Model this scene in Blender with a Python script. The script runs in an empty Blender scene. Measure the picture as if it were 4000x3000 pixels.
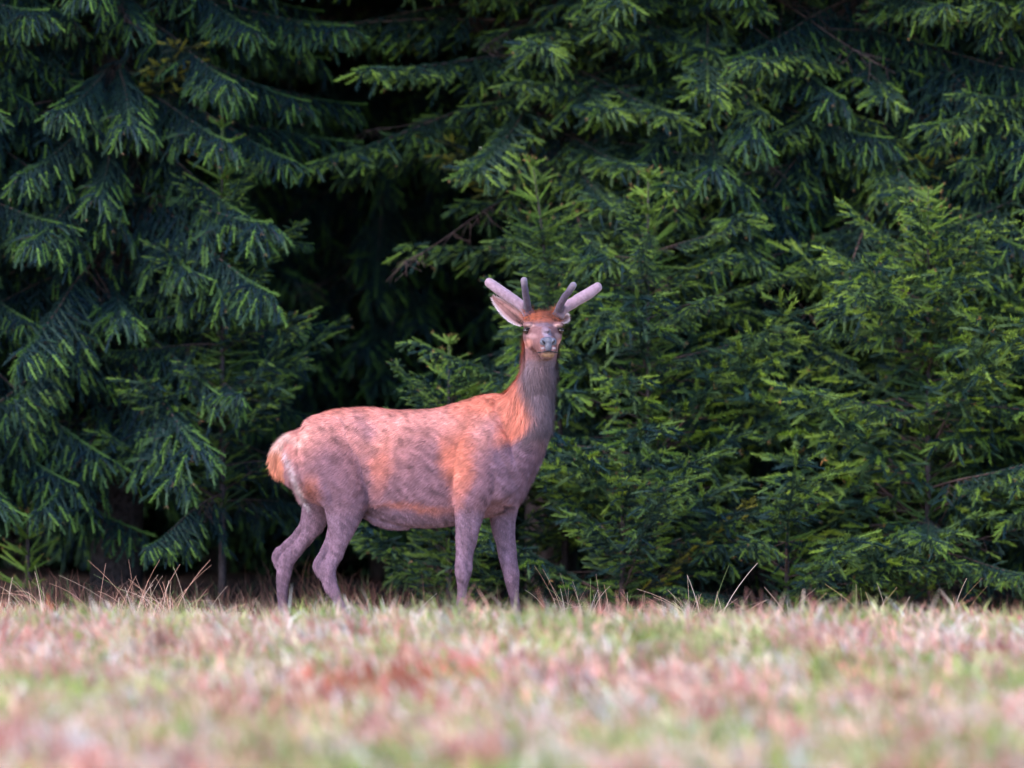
import bpy, math, random
import numpy as np
from mathutils import Vector, Matrix, noise
random.seed(7); RNG = np.random.default_rng(7)
sc = bpy.context.scene
COL = sc.collection
R = math.radians

# ------------------------------------------------------------------ camera, sky, sun, exposure
CAM_D, CAM_Z, K0, PY0 = 30.0, 1.5, 440.0, 730.0
cam = bpy.data.cameras.new('camera'); cam_ob = bpy.data.objects.new('camera', cam); COL.objects.link(cam_ob)
cam_ob.location = (0, -CAM_D, CAM_Z)
cam_ob.rotation_euler = (R(90 - 0.432), 0, 0)
cam.sensor_width = 36; cam.lens = 36 * CAM_D / (2212 / K0); cam.clip_end = 2000; cam.clip_start = 0.5
cam.dof.use_dof = True; cam.dof.focus_distance = 29.8; cam.dof.aperture_fstop = 1.5
sc.camera = cam_ob
SUN_EL, SUN_AZ = 42, -135       # degrees; azimuth measured from +y clockwise
w = bpy.data.worlds.new('World'); sc.world = w; w.use_nodes = True
nt = w.node_tree; bg = nt.nodes['Background']
sky = nt.nodes.new('ShaderNodeTexSky'); sky.sky_type = 'NISHITA'; sky.sun_disc = False
sky.sun_elevation = R(SUN_EL); sky.sun_rotation = R(SUN_AZ)
sky.ozone_density = 4.0; sky.dust_density = .6
nt.links.new(sky.outputs[0], bg.inputs[0]); bg.inputs[1].default_value = 0.15
sun = bpy.data.lights.new('sun', 'SUN'); sun.energy = 1.25; sun.angle = R(22); sun.color = (1.0, 0.84, 0.76)
sun_ob = bpy.data.objects.new('sun', sun); COL.objects.link(sun_ob)
sd = Vector((math.sin(R(SUN_AZ)) * math.cos(R(SUN_EL)), math.cos(R(SUN_AZ)) * math.cos(R(SUN_EL)), math.sin(R(SUN_EL))))
sun_ob.rotation_euler = sd.to_track_quat('Z', 'Y').to_euler()
sc.view_settings.view_transform = 'Standard'; sc.view_settings.look = 'None'
sc.view_settings.gamma = 1; sc.view_settings.use_curve_mapping = False
sc.view_settings.exposure = 2.05

# ------------------------------------------------------------------ helpers
def at(px, py, y=0.0):
    """point at depth y seen at a place of the 2212 px wide photograph"""
    k = K0 * CAM_D / (CAM_D + y)
    return np.array([(px - 1106) / k, y, CAM_Z + (PY0 - py) / k])

def link(ob, parent=None, kind=None, label=None, cat=None, group=None):
    COL.objects.link(ob)
    if parent is not None: ob.parent = parent
    if kind: ob['kind'] = kind
    if label: ob['label'] = label
    if cat: ob['category'] = cat
    if group: ob['group'] = group
    return ob

def empty(name, loc, label, cat, group=None, rz=0):
    o = bpy.data.objects.new(name, None); o.empty_display_size = 0.2
    o.location = [float(c) for c in loc]; o.rotation_euler.z = rz
    return link(o, None, None, label, cat, group)

def tri_mesh(name, V, T, mats, C=None, MI=None, smooth=False):
    me = bpy.data.meshes.new(name)
    V = np.ascontiguousarray(V, dtype=np.float32); T = np.ascontiguousarray(T, dtype=np.int32)
    me.vertices.add(len(V)); me.vertices.foreach_set('co', V.ravel())
    me.loops.add(T.size); me.loops.foreach_set('vertex_index', T.ravel())
    me.polygons.add(len(T))
    me.polygons.foreach_set('loop_start', np.arange(0, T.size, 3, dtype=np.int32))
    me.polygons.foreach_set('loop_total', np.full(len(T), 3, dtype=np.int32))
    if MI is not None: me.polygons.foreach_set('material_index', np.ascontiguousarray(MI, dtype=np.int32))
    if smooth: me.polygons.foreach_set('use_smooth', np.ones(len(T), dtype=bool))
    for m in mats: me.materials.append(m)
    if C is not None:
        a = me.color_attributes.new('Col', 'FLOAT_COLOR', 'POINT')
        c4 = np.ones((len(V), 4), dtype=np.float32); c4[:, :3] = C
        a.data.foreach_set('color', c4.ravel())
    me.update(); me.validate()
    return me

def unit(a): return a / np.maximum(np.linalg.norm(a, axis=-1, keepdims=True), 1e-9)

def catmull(P, m):
    P = np.asarray(P, float); Q = np.vstack([2 * P[0] - P[1], P, 2 * P[-1] - P[-2]]); out = []
    for i in range(len(P) - 1):
        p0, p1, p2, p3 = Q[i:i + 4]
        for t in np.linspace(0, 1, m, endpoint=False):
            out.append(.5 * ((2 * p1) + (-p0 + p2) * t + (2 * p0 - 5 * p1 + 4 * p2 - p3) * t * t + (-p0 + 3 * p1 - 3 * p2 + p3) * t ** 3))
    out.append(P[-1]); return np.array(out)

def loft(C, N, B, ra, rb, n=20, p=2.0):
    """closed tube through centres C with ring axes N, B; returns V, F"""
    V = []; F = []
    th = np.linspace(0, 2 * math.pi, n, endpoint=False)
    c, s = np.cos(th), np.sin(th)
    cs = np.sign(c) * np.abs(c) ** (2 / p); ss = np.sign(s) * np.abs(s) ** (2 / p)
    for i in range(len(C)):
        V.append(C[i] + np.outer(cs * ra[i], N[i]) + np.outer(ss * rb[i], B[i]))
    V = np.concatenate(V)
    for i in range(len(C) - 1):
        for j in range(n):
            k = (j + 1) % n
            F.append((i * n + j, i * n + k, (i + 1) * n + k, (i + 1) * n + j))
    F.append(tuple(range(n))[::-1]); F.append(tuple(range((len(C) - 1) * n, len(C) * n)))
    return V, F

def chain(pts, m=5, n=20, p=2.0, cap=(0.8, 0.8), fix=None):
    """pts: world x,y,z,ra,rb ; ring axis N lies in the xz plane"""
    Q = catmull(pts, m)
    C = Q[:, :3]; ra = np.maximum(Q[:, 3], .003); rb = np.maximum(Q[:, 4], .003)
    T = unit(np.gradient(C, axis=0))
    if fix is None:
        N = unit(np.cross(np.tile([0, 1., 0], (len(C), 1)), T)); B = unit(np.cross(T, N))
    else:
        N = unit(np.tile(fix, (len(C), 1)) - (T @ np.array(fix))[:, None] * T); B = unit(np.cross(T, N))
    def capr(i, sgn, f):
        r = min(ra[i], rb[i]) * f; o = []
        for a, b in ((.5, .87), (.8, .6), (.97, .25)):
            o.append((C[i] + sgn * T[i] * r * a, ra[i] * b, rb[i] * b))
        return o
    st = capr(0, -1, cap[0])[::-1]; en = capr(-1, 1, cap[1])
    C2 = np.vstack([[s[0] for s in st], C, [s[0] for s in en]])
    ra2 = np.concatenate([[s[1] for s in st], ra, [s[1] for s in en]]); rb2 = np.concatenate([[s[2] for s in st], rb, [s[2] for s in en]])
    N2 = np.vstack([[N[0]] * 3, N, [N[-1]] * 3]); B2 = np.vstack([[B[0]] * 3, B, [B[-1]] * 3])
    return loft(C2, N2, B2, ra2, rb2, n, p)

def ellipsoid(c, ax, rad, n=16):
    c = np.array(c, float); V = []; F = []
    for i in range(n + 1):
        f = math.pi * i / n
        f = min(max(f, .05), math.pi - .05)
        for j in range(n):
            a = 2 * math.pi * j / n
            l = np.array([math.sin(f) * math.cos(a) * rad[0], math.sin(f) * math.sin(a) * rad[1], math.cos(f) * rad[2]])
            V.append(c + l @ np.array(ax))
    for i in range(n):
        for j in range(n):
            k = (j + 1) % n; F.append((i * n + j, (i + 1) * n + j, (i + 1) * n + k, i * n + k))
    F.append(tuple(range(n))); F.append(tuple(range(n * n, n * n + n))[::-1])
    return np.array(V), F

def join(parts):
    V = []; F = []; o = 0
    for v, f in parts:
        V.append(v); F += [tuple(i + o for i in q) for q in f]; o += len(v)
    return np.concatenate(V), F

def pymesh(name, V, F, mats, smooth=True):
    me = bpy.data.meshes.new(name); me.from_pydata([tuple(map(float, v)) for v in V], [], [tuple(int(i) for i in f) for f in F])
    for m in mats: me.materials.append(m)
    if smooth: me.polygons.foreach_set('use_smooth', np.ones(len(me.polygons), dtype=bool))
    me.update(); return me

def remesh(V, F, voxel, smooth=6, name='tmp'):
    me = pymesh(name, V, F, [])
    import bmesh
    bm = bmesh.new(); bm.from_mesh(me); bmesh.ops.recalc_face_normals(bm, faces=bm.faces); bm.to_mesh(me); bm.free()
    ob = bpy.data.objects.new('tmp', me); COL.objects.link(ob)
    r = ob.modifiers.new('r', 'REMESH'); r.mode = 'VOXEL'; r.voxel_size = voxel
    s = ob.modifiers.new('s', 'SMOOTH'); s.factor = .5; s.iterations = smooth
    dg = bpy.context.evaluated_depsgraph_get(); dg.update()
    out = bpy.data.meshes.new_from_object(ob.evaluated_get(dg))
    bpy.data.objects.remove(ob); bpy.data.meshes.remove(me)
    return out

def fnoise(P, s, seed=0.0):
    return np.array([noise.noise(Vector((float(p[0]) * s + seed, float(p[1]) * s + seed * 1.7, float(p[2]) * s - seed))) for p in P])

def smooth01(a, b, x):
    t = np.clip((x - a) / (b - a), 0, 1); return t * t * (3 - 2 * t)

# ------------------------------------------------------------------ materials
def mat(name, rough=.8, spec=.3, col=None, attr=False, nscale=0, nmix=.3, bump=0, bscale=60, sheen=0, trans=0, stretch=None):
    m = bpy.data.materials.new(name); m.use_nodes = True; t = m.node_tree; b = t.nodes['Principled BSDF']
    b.inputs['Roughness'].default_value = rough; b.inputs['Specular IOR Level'].default_value = spec
    if sheen:
        b.inputs['Sheen Weight'].default_value = sheen; b.inputs['Sheen Roughness'].default_value = .5
    src = None
    tc = t.nodes.new('ShaderNodeTexCoord'); mp = t.nodes.new('ShaderNodeMapping'); t.links.new(tc.outputs['Object'], mp.inputs[0])
    if stretch: mp.inputs['Scale'].default_value = stretch
    if attr:
        a = t.nodes.new('ShaderNodeAttribute'); a.attribute_name = 'Col'; src = a.outputs['Color']
    else:
        rg = t.nodes.new('ShaderNodeRGB'); rg.outputs[0].default_value = (*col, 1); src = rg.outputs[0]
    if nscale:
        n = t.nodes.new('ShaderNodeTexNoise'); n.inputs['Scale'].default_value = nscale; n.inputs['Detail'].default_value = 6
        t.links.new(mp.outputs[0], n.inputs['Vector'])
        mr = t.nodes.new('ShaderNodeMapRange'); mr.inputs[1].default_value = .3; mr.inputs[2].default_value = .7
        mr.inputs[3].default_value = 1 - nmix; mr.inputs[4].default_value = 1 + nmix; t.links.new(n.outputs[0], mr.inputs[0])
        mx = t.nodes.new('ShaderNodeMix'); mx.data_type = 'RGBA'; mx.blend_type = 'MULTIPLY'; mx.inputs[0].default_value = 1
        t.links.new(src, mx.inputs[6]); t.links.new(mr.outputs[0], mx.inputs[7]); src = mx.outputs[2]
    t.links.new(src, b.inputs['Base Color'])
    if bump:
        n = t.nodes.new('ShaderNodeTexNoise'); n.inputs['Scale'].default_value = bscale; n.inputs['Detail'].default_value = 5
        t.links.new(mp.outputs[0], n.inputs['Vector'])
        bp = t.nodes.new('ShaderNodeBump'); bp.inputs['Strength'].default_value = bump; bp.inputs['Distance'].default_value = .01
        t.links.new(n.outputs[0], bp.inputs['Height']); t.links.new(bp.outputs[0], b.inputs['Normal'])
    if trans:
        tr = t.nodes.new('ShaderNodeBsdfTranslucent'); t.links.new(src, tr.inputs[0])
        ms = t.nodes.new('ShaderNodeMixShader'); ms.inputs[0].default_value = trans
        t.links.new(b.outputs[0], ms.inputs[1]); t.links.new(tr.outputs[0], ms.inputs[2])
        t.links.new(ms.outputs[0], t.nodes['Material Output'].inputs[0])
    return m

M_NEEDLE = mat('spruce_needles', .6, .12, attr=True)
M_BARK = mat('spruce_bark', .9, .2, (.038, .029, .032), nscale=30, nmix=.5, bump=.8, bscale=40)
M_TWIG = mat('twig_bark', .85, .15, (.075, .048, .046), nscale=25, nmix=.5)
M_GRASS = mat('grass_blades', .6, .3, attr=True, trans=.5)
M_STALK = mat('dry_stalk', .7, .3, attr=True)
M_COAT = mat('deer_coat', .85, .15, attr=True, nscale=70, nmix=.2, bump=.5, bscale=120, stretch=(1, 1, 1))
M_FUR = mat('deer_fur', .7, .25, attr=True)
M_VELVET = mat('antler_velvet', .9, .1, attr=True, nscale=45, nmix=.25, bump=.6, bscale=400, sheen=.15)
M_NOSE = mat('nose_leather', .35, .5, (.085, .08, .11), bump=.4, bscale=300)
M_DARK = mat('dark_skin', .5, .3, (.015, .010, .014))
M_EYE = mat('eye_gloss', .12, .5, (.02, .008, .006))
M_HOOF = mat('hoof_horn', .5, .4, (.03, .025, .025))
M_LIP = mat('pale_lip', .8, .2, (.55, .45, .42))

# ------------------------------------------------------------------ ground
def ground_z(x, y):
    x = np.asarray(x, float); y = np.asarray(y, float)
    z = np.where(y < -5, .24 - .20 * smooth01(-5, -22, y), .24 - .24 * smooth01(-5, -1.2, y))
    z = z + .06 * smooth01(-.3, -.9, x) * smooth01(-3.5, -1, y)
    z = z + .022 * np.sin(x * 1.9 + .6) * np.sin(y * .9 + 1) + .012 * np.sin(x * 4.3 + y * 2.1)
    return z + .02 * smooth01(3, 9, y)

def build_ground():
    xs = np.concatenate([-np.geomspace(400, 12, 14), np.linspace(-11, 11, 111), np.geomspace(12, 400, 14)])
    ys = np.concatenate([-np.geomspace(400, 24, 14), np.linspace(-23, 12, 150), np.geomspace(12.6, 400, 14)])
    X, Y = np.meshgrid(xs, ys); Z = ground_z(X, Y)
    V = np.stack([X, Y, Z], -1).reshape(-1, 3); nx = len(xs); F = []
    for j in range(len(ys) - 1):
        for i in range(nx - 1): a = j * nx + i; F.append((a, a + 1, a + nx + 1, a + nx))
    m = bpy.data.materials.new('meadow_soil'); m.use_nodes = True; t = m.node_tree; b = t.nodes['Principled BSDF']; b.inputs['Roughness'].default_value = .95
    b.inputs['Specular IOR Level'].default_value = .1
    tc = t.nodes.new('ShaderNodeTexCoord'); n = t.nodes.new('ShaderNodeTexNoise'); n.inputs['Scale'].default_value = 3; n.inputs['Detail'].default_value = 10
    t.links.new(tc.outputs['Object'], n.inputs['Vector'])
    cr = t.nodes.new('ShaderNodeValToRGB'); e = cr.color_ramp.elements; e[0].position = .35; e[0].color = (.34, .33, .16, 1); e[1].position = .65; e[1].color = (.62, .46, .36, 1)
    t.links.new(n.outputs[0], cr.inputs[0])
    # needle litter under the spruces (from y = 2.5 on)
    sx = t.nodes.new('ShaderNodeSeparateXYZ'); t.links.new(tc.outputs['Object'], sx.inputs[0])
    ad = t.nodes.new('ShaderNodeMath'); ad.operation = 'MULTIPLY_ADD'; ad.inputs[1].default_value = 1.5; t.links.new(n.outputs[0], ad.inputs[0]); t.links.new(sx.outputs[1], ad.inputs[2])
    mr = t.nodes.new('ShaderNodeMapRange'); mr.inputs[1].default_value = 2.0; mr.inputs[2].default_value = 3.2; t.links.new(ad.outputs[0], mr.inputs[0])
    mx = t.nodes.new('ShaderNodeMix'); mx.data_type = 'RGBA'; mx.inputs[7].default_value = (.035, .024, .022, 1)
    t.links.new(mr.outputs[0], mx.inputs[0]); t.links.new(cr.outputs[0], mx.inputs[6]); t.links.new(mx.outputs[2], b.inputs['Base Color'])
    bp = t.nodes.new('ShaderNodeBump'); bp.inputs['Strength'].default_value = .8; bp.inputs['Distance'].default_value = .04; t.links.new(n.outputs[0], bp.inputs['Height']); t.links.new(bp.outputs[0], b.inputs['Normal'])
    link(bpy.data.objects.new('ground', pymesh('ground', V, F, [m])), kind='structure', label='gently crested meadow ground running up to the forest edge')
build_ground()

# ------------------------------------------------------------------ spruces
def needles(P0, P1, tone, rng, dens=680, nl=.027, nw=.0038, ang=46):
    P0 = np.array(P0); P1 = np.array(P1); tone = np.array(tone)
    L = np.linalg.norm(P1 - P0, axis=1); cnt = np.maximum((L * dens).astype(int), 6)
    idx = np.repeat(np.arange(len(P0)), cnt); n = len(idx)
    d = unit(P1 - P0)[idx]; t = rng.random(n)
    ref = np.where(np.abs(d[:, 2:3]) > .9, [[1., 0, 0]], [[0, 0, 1.]])
    u = unit(np.cross(d, ref)); v = np.cross(u, d)
    ph = rng.random(n) * 2 * math.pi
    perp = u * np.cos(ph)[:, None] + v * np.sin(ph)[:, None]
    a = np.radians(ang - 25 * t ** 3 + rng.normal(0, 12, n))
    nd = unit(d * np.cos(a)[:, None] + perp * np.sin(a)[:, None] + [0, 0, .12])
    ln = nl * rng.uniform(.75, 1.15, n) * (1 - .2 * t)
    base = P0[idx] + (P1 - P0)[idx] * t[:, None]
    side = unit(np.cross(nd, rng.normal(size=(n, 3)))) * (nw * .5)
    V = np.empty((n, 3, 3)); V[:, 0] = base - side; V[:, 1] = base + side; V[:, 2] = base + nd * ln[:, None]
    tn = tone[idx][:, None]
    old = np.array([.010, .029, .036]); new = np.array([.150, .240, .036]); bud = np.array([.20, .105, .05])  # old needles are darker; their deep blue also paints in shade between shoots
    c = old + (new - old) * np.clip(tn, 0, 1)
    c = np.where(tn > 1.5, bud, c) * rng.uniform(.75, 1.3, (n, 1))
    NVv = V.reshape(-1, 3); NCc = np.repeat(c, 3, axis=0)
    # leafy core of each shoot: short overlapping inner needles read as a solid brush
    ok = (L > .03); a0, a1, tt = P0[ok], P1[ok], tone[ok][:, None]
    SV, ST = sticks(a0, a1, np.full(len(a0), .0070), np.full(len(a0), .0045))
    cc = np.where(tt > 1.5, bud, old + (new - old) * np.clip(tt, 0, 1)) * rng.uniform(.6, .95, (len(a0), 1))
    SC = np.repeat(cc, 6, axis=0)
    return np.concatenate([NVv, SV[ST.ravel()]]), np.concatenate([NCc, SC[ST.ravel()]])

def sticks(P0, P1, r0, r1):
    P0 = np.array(P0); P1 = np.array(P1); r0 = np.array(r0)[:, None]; r1 = np.array(r1)[:, None]; n = len(P0)
    d = unit(P1 - P0); ref = np.where(np.abs(d[:, 2:3]) > .9, [[1., 0, 0]], [[0, 0, 1.]]); u = unit(np.cross(d, ref)); v = np.cross(u, d)
    V = np.empty((n, 6, 3))
    for k in range(3):
        o = u * math.cos(k * 2.094) + v * math.sin(k * 2.094); V[:, k] = P0 + o * r0; V[:, 3 + k] = P1 + o * r1
    T = []
    for k in range(3):
        j = (k + 1) % 3; T += [(k, j, 3 + j), (k, 3 + j, 3 + k)]
    T = np.array(T)[None] + (np.arange(n) * 6)[:, None, None]
    return V.reshape(-1, 3), T.reshape(-1, 3)

def branch_mesh(seed, L, kind):
    rng = np.random.default_rng(seed); rd = random.Random(seed)
    N0, N1, TN = [], [], []; W0, W1, Q0, Q1 = [], [], [], []
    elev = {'hang': 4, 'flat': 8, 'up': 30, 'dead': -5}[kind]; step = .08
    d = np.array([math.cos(R(elev)), 0, math.sin(R(elev))]); p = np.zeros(3); n = int(L / step); lat = rd.uniform(-.25, .25)
    bend = {'hang': -.034, 'flat': -.020, 'up': -.012, 'dead': -.02}[kind]
    for i in range(n):
        s = i / n
        d = unit(d + np.array([0, lat * .02 + rd.gauss(0, .025), bend * (1 - 1.9 * s) * 1.6 + rd.gauss(0, .015)]))
        q = p + d * step
        r = .008 * (L / 1.8) * (1 - s) ** .8 + .0022
        W0.append(p); W1.append(q); Q0.append(r); Q1.append(r * .96)
        if kind != 'dead' and s > .22: N0.append(p); N1.append(q); TN.append(.1 + .8 * max(0, s - .7) / .3)
        side0 = unit(np.cross(d, [0, 0, 1.]))
        for sg in (-1, 1):
            if s < .08 or rd.random() < (.12 if kind != 'dead' else .5): continue
            inner = s < .28
            Ls = (.10 + .36 * L / 1.8 * (1 - s) ** .75 * min(1, .45 + 2.2 * s)) * rd.uniform(.6, 1.2)
            if kind == 'hang': Ls *= 1.25
            if kind == 'up': Ls *= .8
            hang = {'hang': .78, 'flat': .42, 'up': .25, 'dead': .3}[kind] * rd.uniform(.6, 1.3)
            dd = unit(d * rd.uniform(.6, .95) + side0 * sg * rd.uniform(.55, .95) + np.array([0, 0, -hang * .7 + rd.gauss(0, .12)]))
            st = .08; m = max(2, int(Ls / st)); pp = p.copy()
            for j in range(m):
                f = j / m
                dd = unit(dd + np.array([rd.gauss(0, .06), rd.gauss(0, .06), -hang * .26 + rd.gauss(0, .06) + (.12 * f if kind != 'hang' else .02)]))
                qq = pp + dd * st
                W0.append(pp); W1.append(qq); Q0.append(.0028 * (1 - f * .5)); Q1.append(.0028 * (1 - (j + 1) / m * .5))
                bare = kind == 'dead' or (inner and f < .4)
                last = j == m - 1
                if last: qq = qq + dd * .03
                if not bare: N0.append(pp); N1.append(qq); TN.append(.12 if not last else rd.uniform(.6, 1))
                s2 = unit(np.cross(dd, [0.01, 0, 1.]))
                for g2 in (-1, 1):
                    if rd.random() < (.12 if kind != 'dead' else .6): continue
                    l3 = rd.uniform(.07, .15) * (1 - .3 * f) * (1.15 if kind == 'hang' else 1)
                    d3 = unit(dd * rd.uniform(.4, 1.2) + s2 * g2 * rd.uniform(.4, 1.1) + np.array([0, 0, -hang * .9 + rd.gauss(0, .40)]))
                    a3 = pp + dd * .02; mid = a3 + d3 * l3 * .5; d4 = unit(d3 + [0, 0, -hang * .6 + .05]); e3 = mid + d4 * l3 * .5
                    W0.append(a3); W1.append(e3); Q0.append(.0017); Q1.append(.001)
                    if not bare or (kind != 'dead' and rd.random() < .3):
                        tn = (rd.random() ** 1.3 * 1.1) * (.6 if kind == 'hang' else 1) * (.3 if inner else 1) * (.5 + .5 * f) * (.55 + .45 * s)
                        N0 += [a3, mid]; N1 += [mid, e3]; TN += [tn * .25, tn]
                        if rd.random() < .04: N0.append(e3 - d4 * .006); N1.append(e3 + d4 * .004); TN.append(2.0)
                pp = qq
        p = q
    V, T = sticks(W0, W1, Q0, Q1); C = np.full((len(V), 3), .1); MI = np.zeros(len(T), int)
    if N0:
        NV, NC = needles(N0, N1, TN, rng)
        if kind == 'hang': NC = NC * np.array([.66, .78, .95])  # hanging needles darkened and blued: shade on left and rear trees painted in
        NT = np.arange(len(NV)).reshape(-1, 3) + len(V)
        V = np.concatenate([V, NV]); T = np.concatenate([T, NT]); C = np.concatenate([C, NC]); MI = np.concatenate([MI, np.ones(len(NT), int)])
    return tri_mesh('branch_' + kind, V, T, [M_TWIG, M_NEEDLE], C, MI)

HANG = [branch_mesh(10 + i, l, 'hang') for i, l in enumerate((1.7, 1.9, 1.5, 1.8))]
FLAT = [branch_mesh(30 + i, l, 'flat') for i, l in enumerate((1.8, 1.6, 1.9, 1.5, 1.7))]
UP = [branch_mesh(50 + i, l, 'up') for i, l in enumerate((.9, .8, 1.0, .7))]
def tinted(me, f):
    m2 = me.copy(); a = m2.color_attributes['Col']; b = np.empty(len(a.data) * 4, np.float32); a.data.foreach_get('color', b); b = b.reshape(-1, 4); b[:, :3] *= f; a.data.foreach_set('color', b.ravel()); return m2
WITHERED = [tinted(UP[0], (2.2, 1.25, .95))]      # one dying, brownish spray
UP_LIGHT = [tinted(m, (1.55, 1.4, 1.0)) for m in UP]      # a paler, yellower young tree
DEAD = [branch_mesh(70 + i, l, 'dead') for i, l in enumerate((1.3, 1.6))]

def upper_crown_mesh(seed, H, z0, rad, n=14000, sz=.2):
    rng = np.random.default_rng(seed)
    t = 1 - np.sqrt(rng.random(n)); z = z0 + (H - z0) * t
    rr = rad * (1 - t) * rng.random(n) ** .45 + .05; a = rng.random(n) * 6.283
    lay = .12 * np.sin(z * 9)
    c = np.stack([(rr + lay) * np.cos(a), (rr + lay) * np.sin(a), z - rr * .25], -1)
    out = np.stack([np.cos(a), np.sin(a), np.full(n, -.45)], -1)
    d = unit(out + rng.normal(0, .35, (n, 3))) * sz * rng.uniform(.6, 1.5, (n, 1)); s = unit(np.cross(d, rng.normal(size=(n, 3)))) * sz * .22
    V = np.stack([c - s, c + s, c + d], 1).reshape(-1, 3)
    col = np.repeat(np.array([.025, .058, .034]) * rng.uniform(.6, 1.9, (n, 1)), 3, axis=0)
    return tri_mesh('upper_crown', V, np.arange(3 * n).reshape(-1, 3), [M_NEEDLE], col)
CROWN_UP = upper_crown_mesh(1, 12, 4.1, 1.7)
CROWN_FULL = upper_crown_mesh(2, 12, .1, 2.4, 34000, .20)

def trunk_mesh(H, r, seed):
    rd = random.Random(seed); P = [(rd.gauss(0, .01) * i, rd.gauss(0, .01) * i, H * i / 6 - .1, r * (1 - i / 6) ** .8 + .008, r * (1 - i / 6) ** .8 + .008) for i in range(7)]
    V, F = chain(P, 3, 12, fix=[1., 0, 0]); return pymesh('trunk', V, F, [M_BARK])

def add_branch(t, me, z, az, pitch=0, scale=1, roll=0):
    o = bpy.data.objects.new('branch', me); link(o, t)
    o.location = (0, 0, z); o.rotation_euler = (R(roll), R(-pitch), R(az)); o.scale = (scale,) * 3
    return o

def big_spruce(px, y, label, seed, kinds, H=12, r=.14, z0=.9, z1=4.3, dz=.15, group=None, skip=None, sc0=1.0, arc=(-185, 5), pitch=(-26, 2)):
    """a tall spruce; arc = azimuths (deg) that get full branches (-90 faces the meadow)"""
    rd = random.Random(seed); x = at(px, 730, y)[0]; gz = float(ground_z(x, y))
    t = empty('spruce_tree', (x, y, gz), label, 'spruce tree', group)
    link(bpy.data.objects.new('trunk', trunk_mesh(H, r, seed)), t)
    z = z0; az = rd.uniform(0, 360)
    while z < z1:
        for k in range(4):
            az += 137.5 + rd.uniform(-25, 25)
            a = arc[0] + (az % 360) / 360 * (arc[1] - arc[0])
            s = sc0 * rd.uniform(.8, 1.12) * (1 - .07 * max(0, z - 1.5))
            if skip and skip(z, a): continue
            add_branch(t, rd.choice(kinds), z + rd.uniform(-.08, .08), a, rd.uniform(*pitch), s, rd.uniform(-12, 12))
        z += dz
    if y < 5: add_branch(t, WITHERED[0], rd.uniform(1.2, 2.6), rd.uniform(-150, -30), 0, 1.1)
    for k in range(5):
        add_branch(t, rd.choice(DEAD), rd.uniform(.4, z1), rd.uniform(-200, 20), rd.uniform(-15, 8), rd.uniform(.7, 1), rd.uniform(-20, 20))
    c = bpy.data.objects.new('crown', CROWN_UP); link(c, t, 'stuff'); c.rotation_euler.z = rd.uniform(0, 6)
    return t

LEADERS = {}
def young_spruce(px, py_top, y, label, seed, width=1.0, kinds=None, low=.15, lean=(0, 0), group=None, dz=.19):
    rd = random.Random(seed); top = at(px, py_top, y); gz = float(ground_z(top[0], y)); H = top[2] - gz
    t = empty('young_spruce', (top[0] - lean[0], y, gz), label, 'young spruce', group)
    cx = lambda z: np.array([lean[0] * (z / H) ** 2, lean[1] * (z / H) ** 2, z])
    P = [(*cx(H * i / 6), .018 * (1 - i / 6) + .004, .018 * (1 - i / 6) + .004) for i in range(7)]
    V, F = chain(P, 3, 8, fix=[1., 0, 0]); link(bpy.data.objects.new('trunk', pymesh('trunk', V, F, [M_BARK])), t)
    # leader: upright brush with whorl of short side shoots and buds
    rng = np.random.default_rng(seed); n0, n1, tn = [], [], []
    for i in range(10):
        a = cx(H - .5 + .05 * i); b = cx(H - .45 + .05 * i); n0.append(a); n1.append(b); tn.append(.35 + .06 * i)
    for zz, ln in ((H - .03, .09), (H - .13, .12), (H - .22, .16), (H - .31, .18), (H - .40, .24)):
        for k in range(6):
            a = rd.uniform(0, 6.28); b = cx(zz); d = unit(np.array([math.cos(a), math.sin(a), rd.uniform(.25, .8)]))
            e = b + d * ln * rd.uniform(.7, 1.2); n0 += [b, e - d * .007]; n1 += [e, e + d * .004]; tn += [rd.uniform(.6, 1), 2.0]
    n0.append(cx(H)); n1.append(cx(H) + [0, 0, .01]); tn.append(2.0)
    zz = H - .45
    while zz > low:
        for k in range(6):
            a = rd.uniform(0, 6.28); b = cx(zz); d = unit(np.array([math.cos(a), math.sin(a), rd.uniform(-.2, .7)])); e = b + d * rd.uniform(.1, .26); n0.append(b); n1.append(e); tn.append(rd.uniform(.1, .8))
        zz -= .05
    NV, NC = needles(n0, n1, tn, rng, dens=520)
    link(bpy.data.objects.new('leader_shoot', tri_mesh('leader_shoot', NV, np.arange(len(NV)).reshape(-1, 3), [M_NEEDLE], NC)), t)
    z = H - .42; az = rd.uniform(0, 360); kinds = kinds or UP
    while z > low:
        f = 1 - z / H
        for k in range(5):
            az += 77 + rd.uniform(-20, 20)
            s = (.28 + 1.0 * min(1, f * 1.5)) * width * rd.uniform(.8, 1.15)
            me_ = rd.choice(kinds)
            if not me_.name.startswith('branch_up'): s *= .58
            o = add_branch(t, me_, z + rd.uniform(-.05, .05), az, rd.uniform(-10, 12) + 12 * (1 - f), s, rd.uniform(-15, 15)); c = cx(z); o.location.x += float(c[0]); o.location.y += float(c[1])
        z -= dz
    return t

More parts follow.
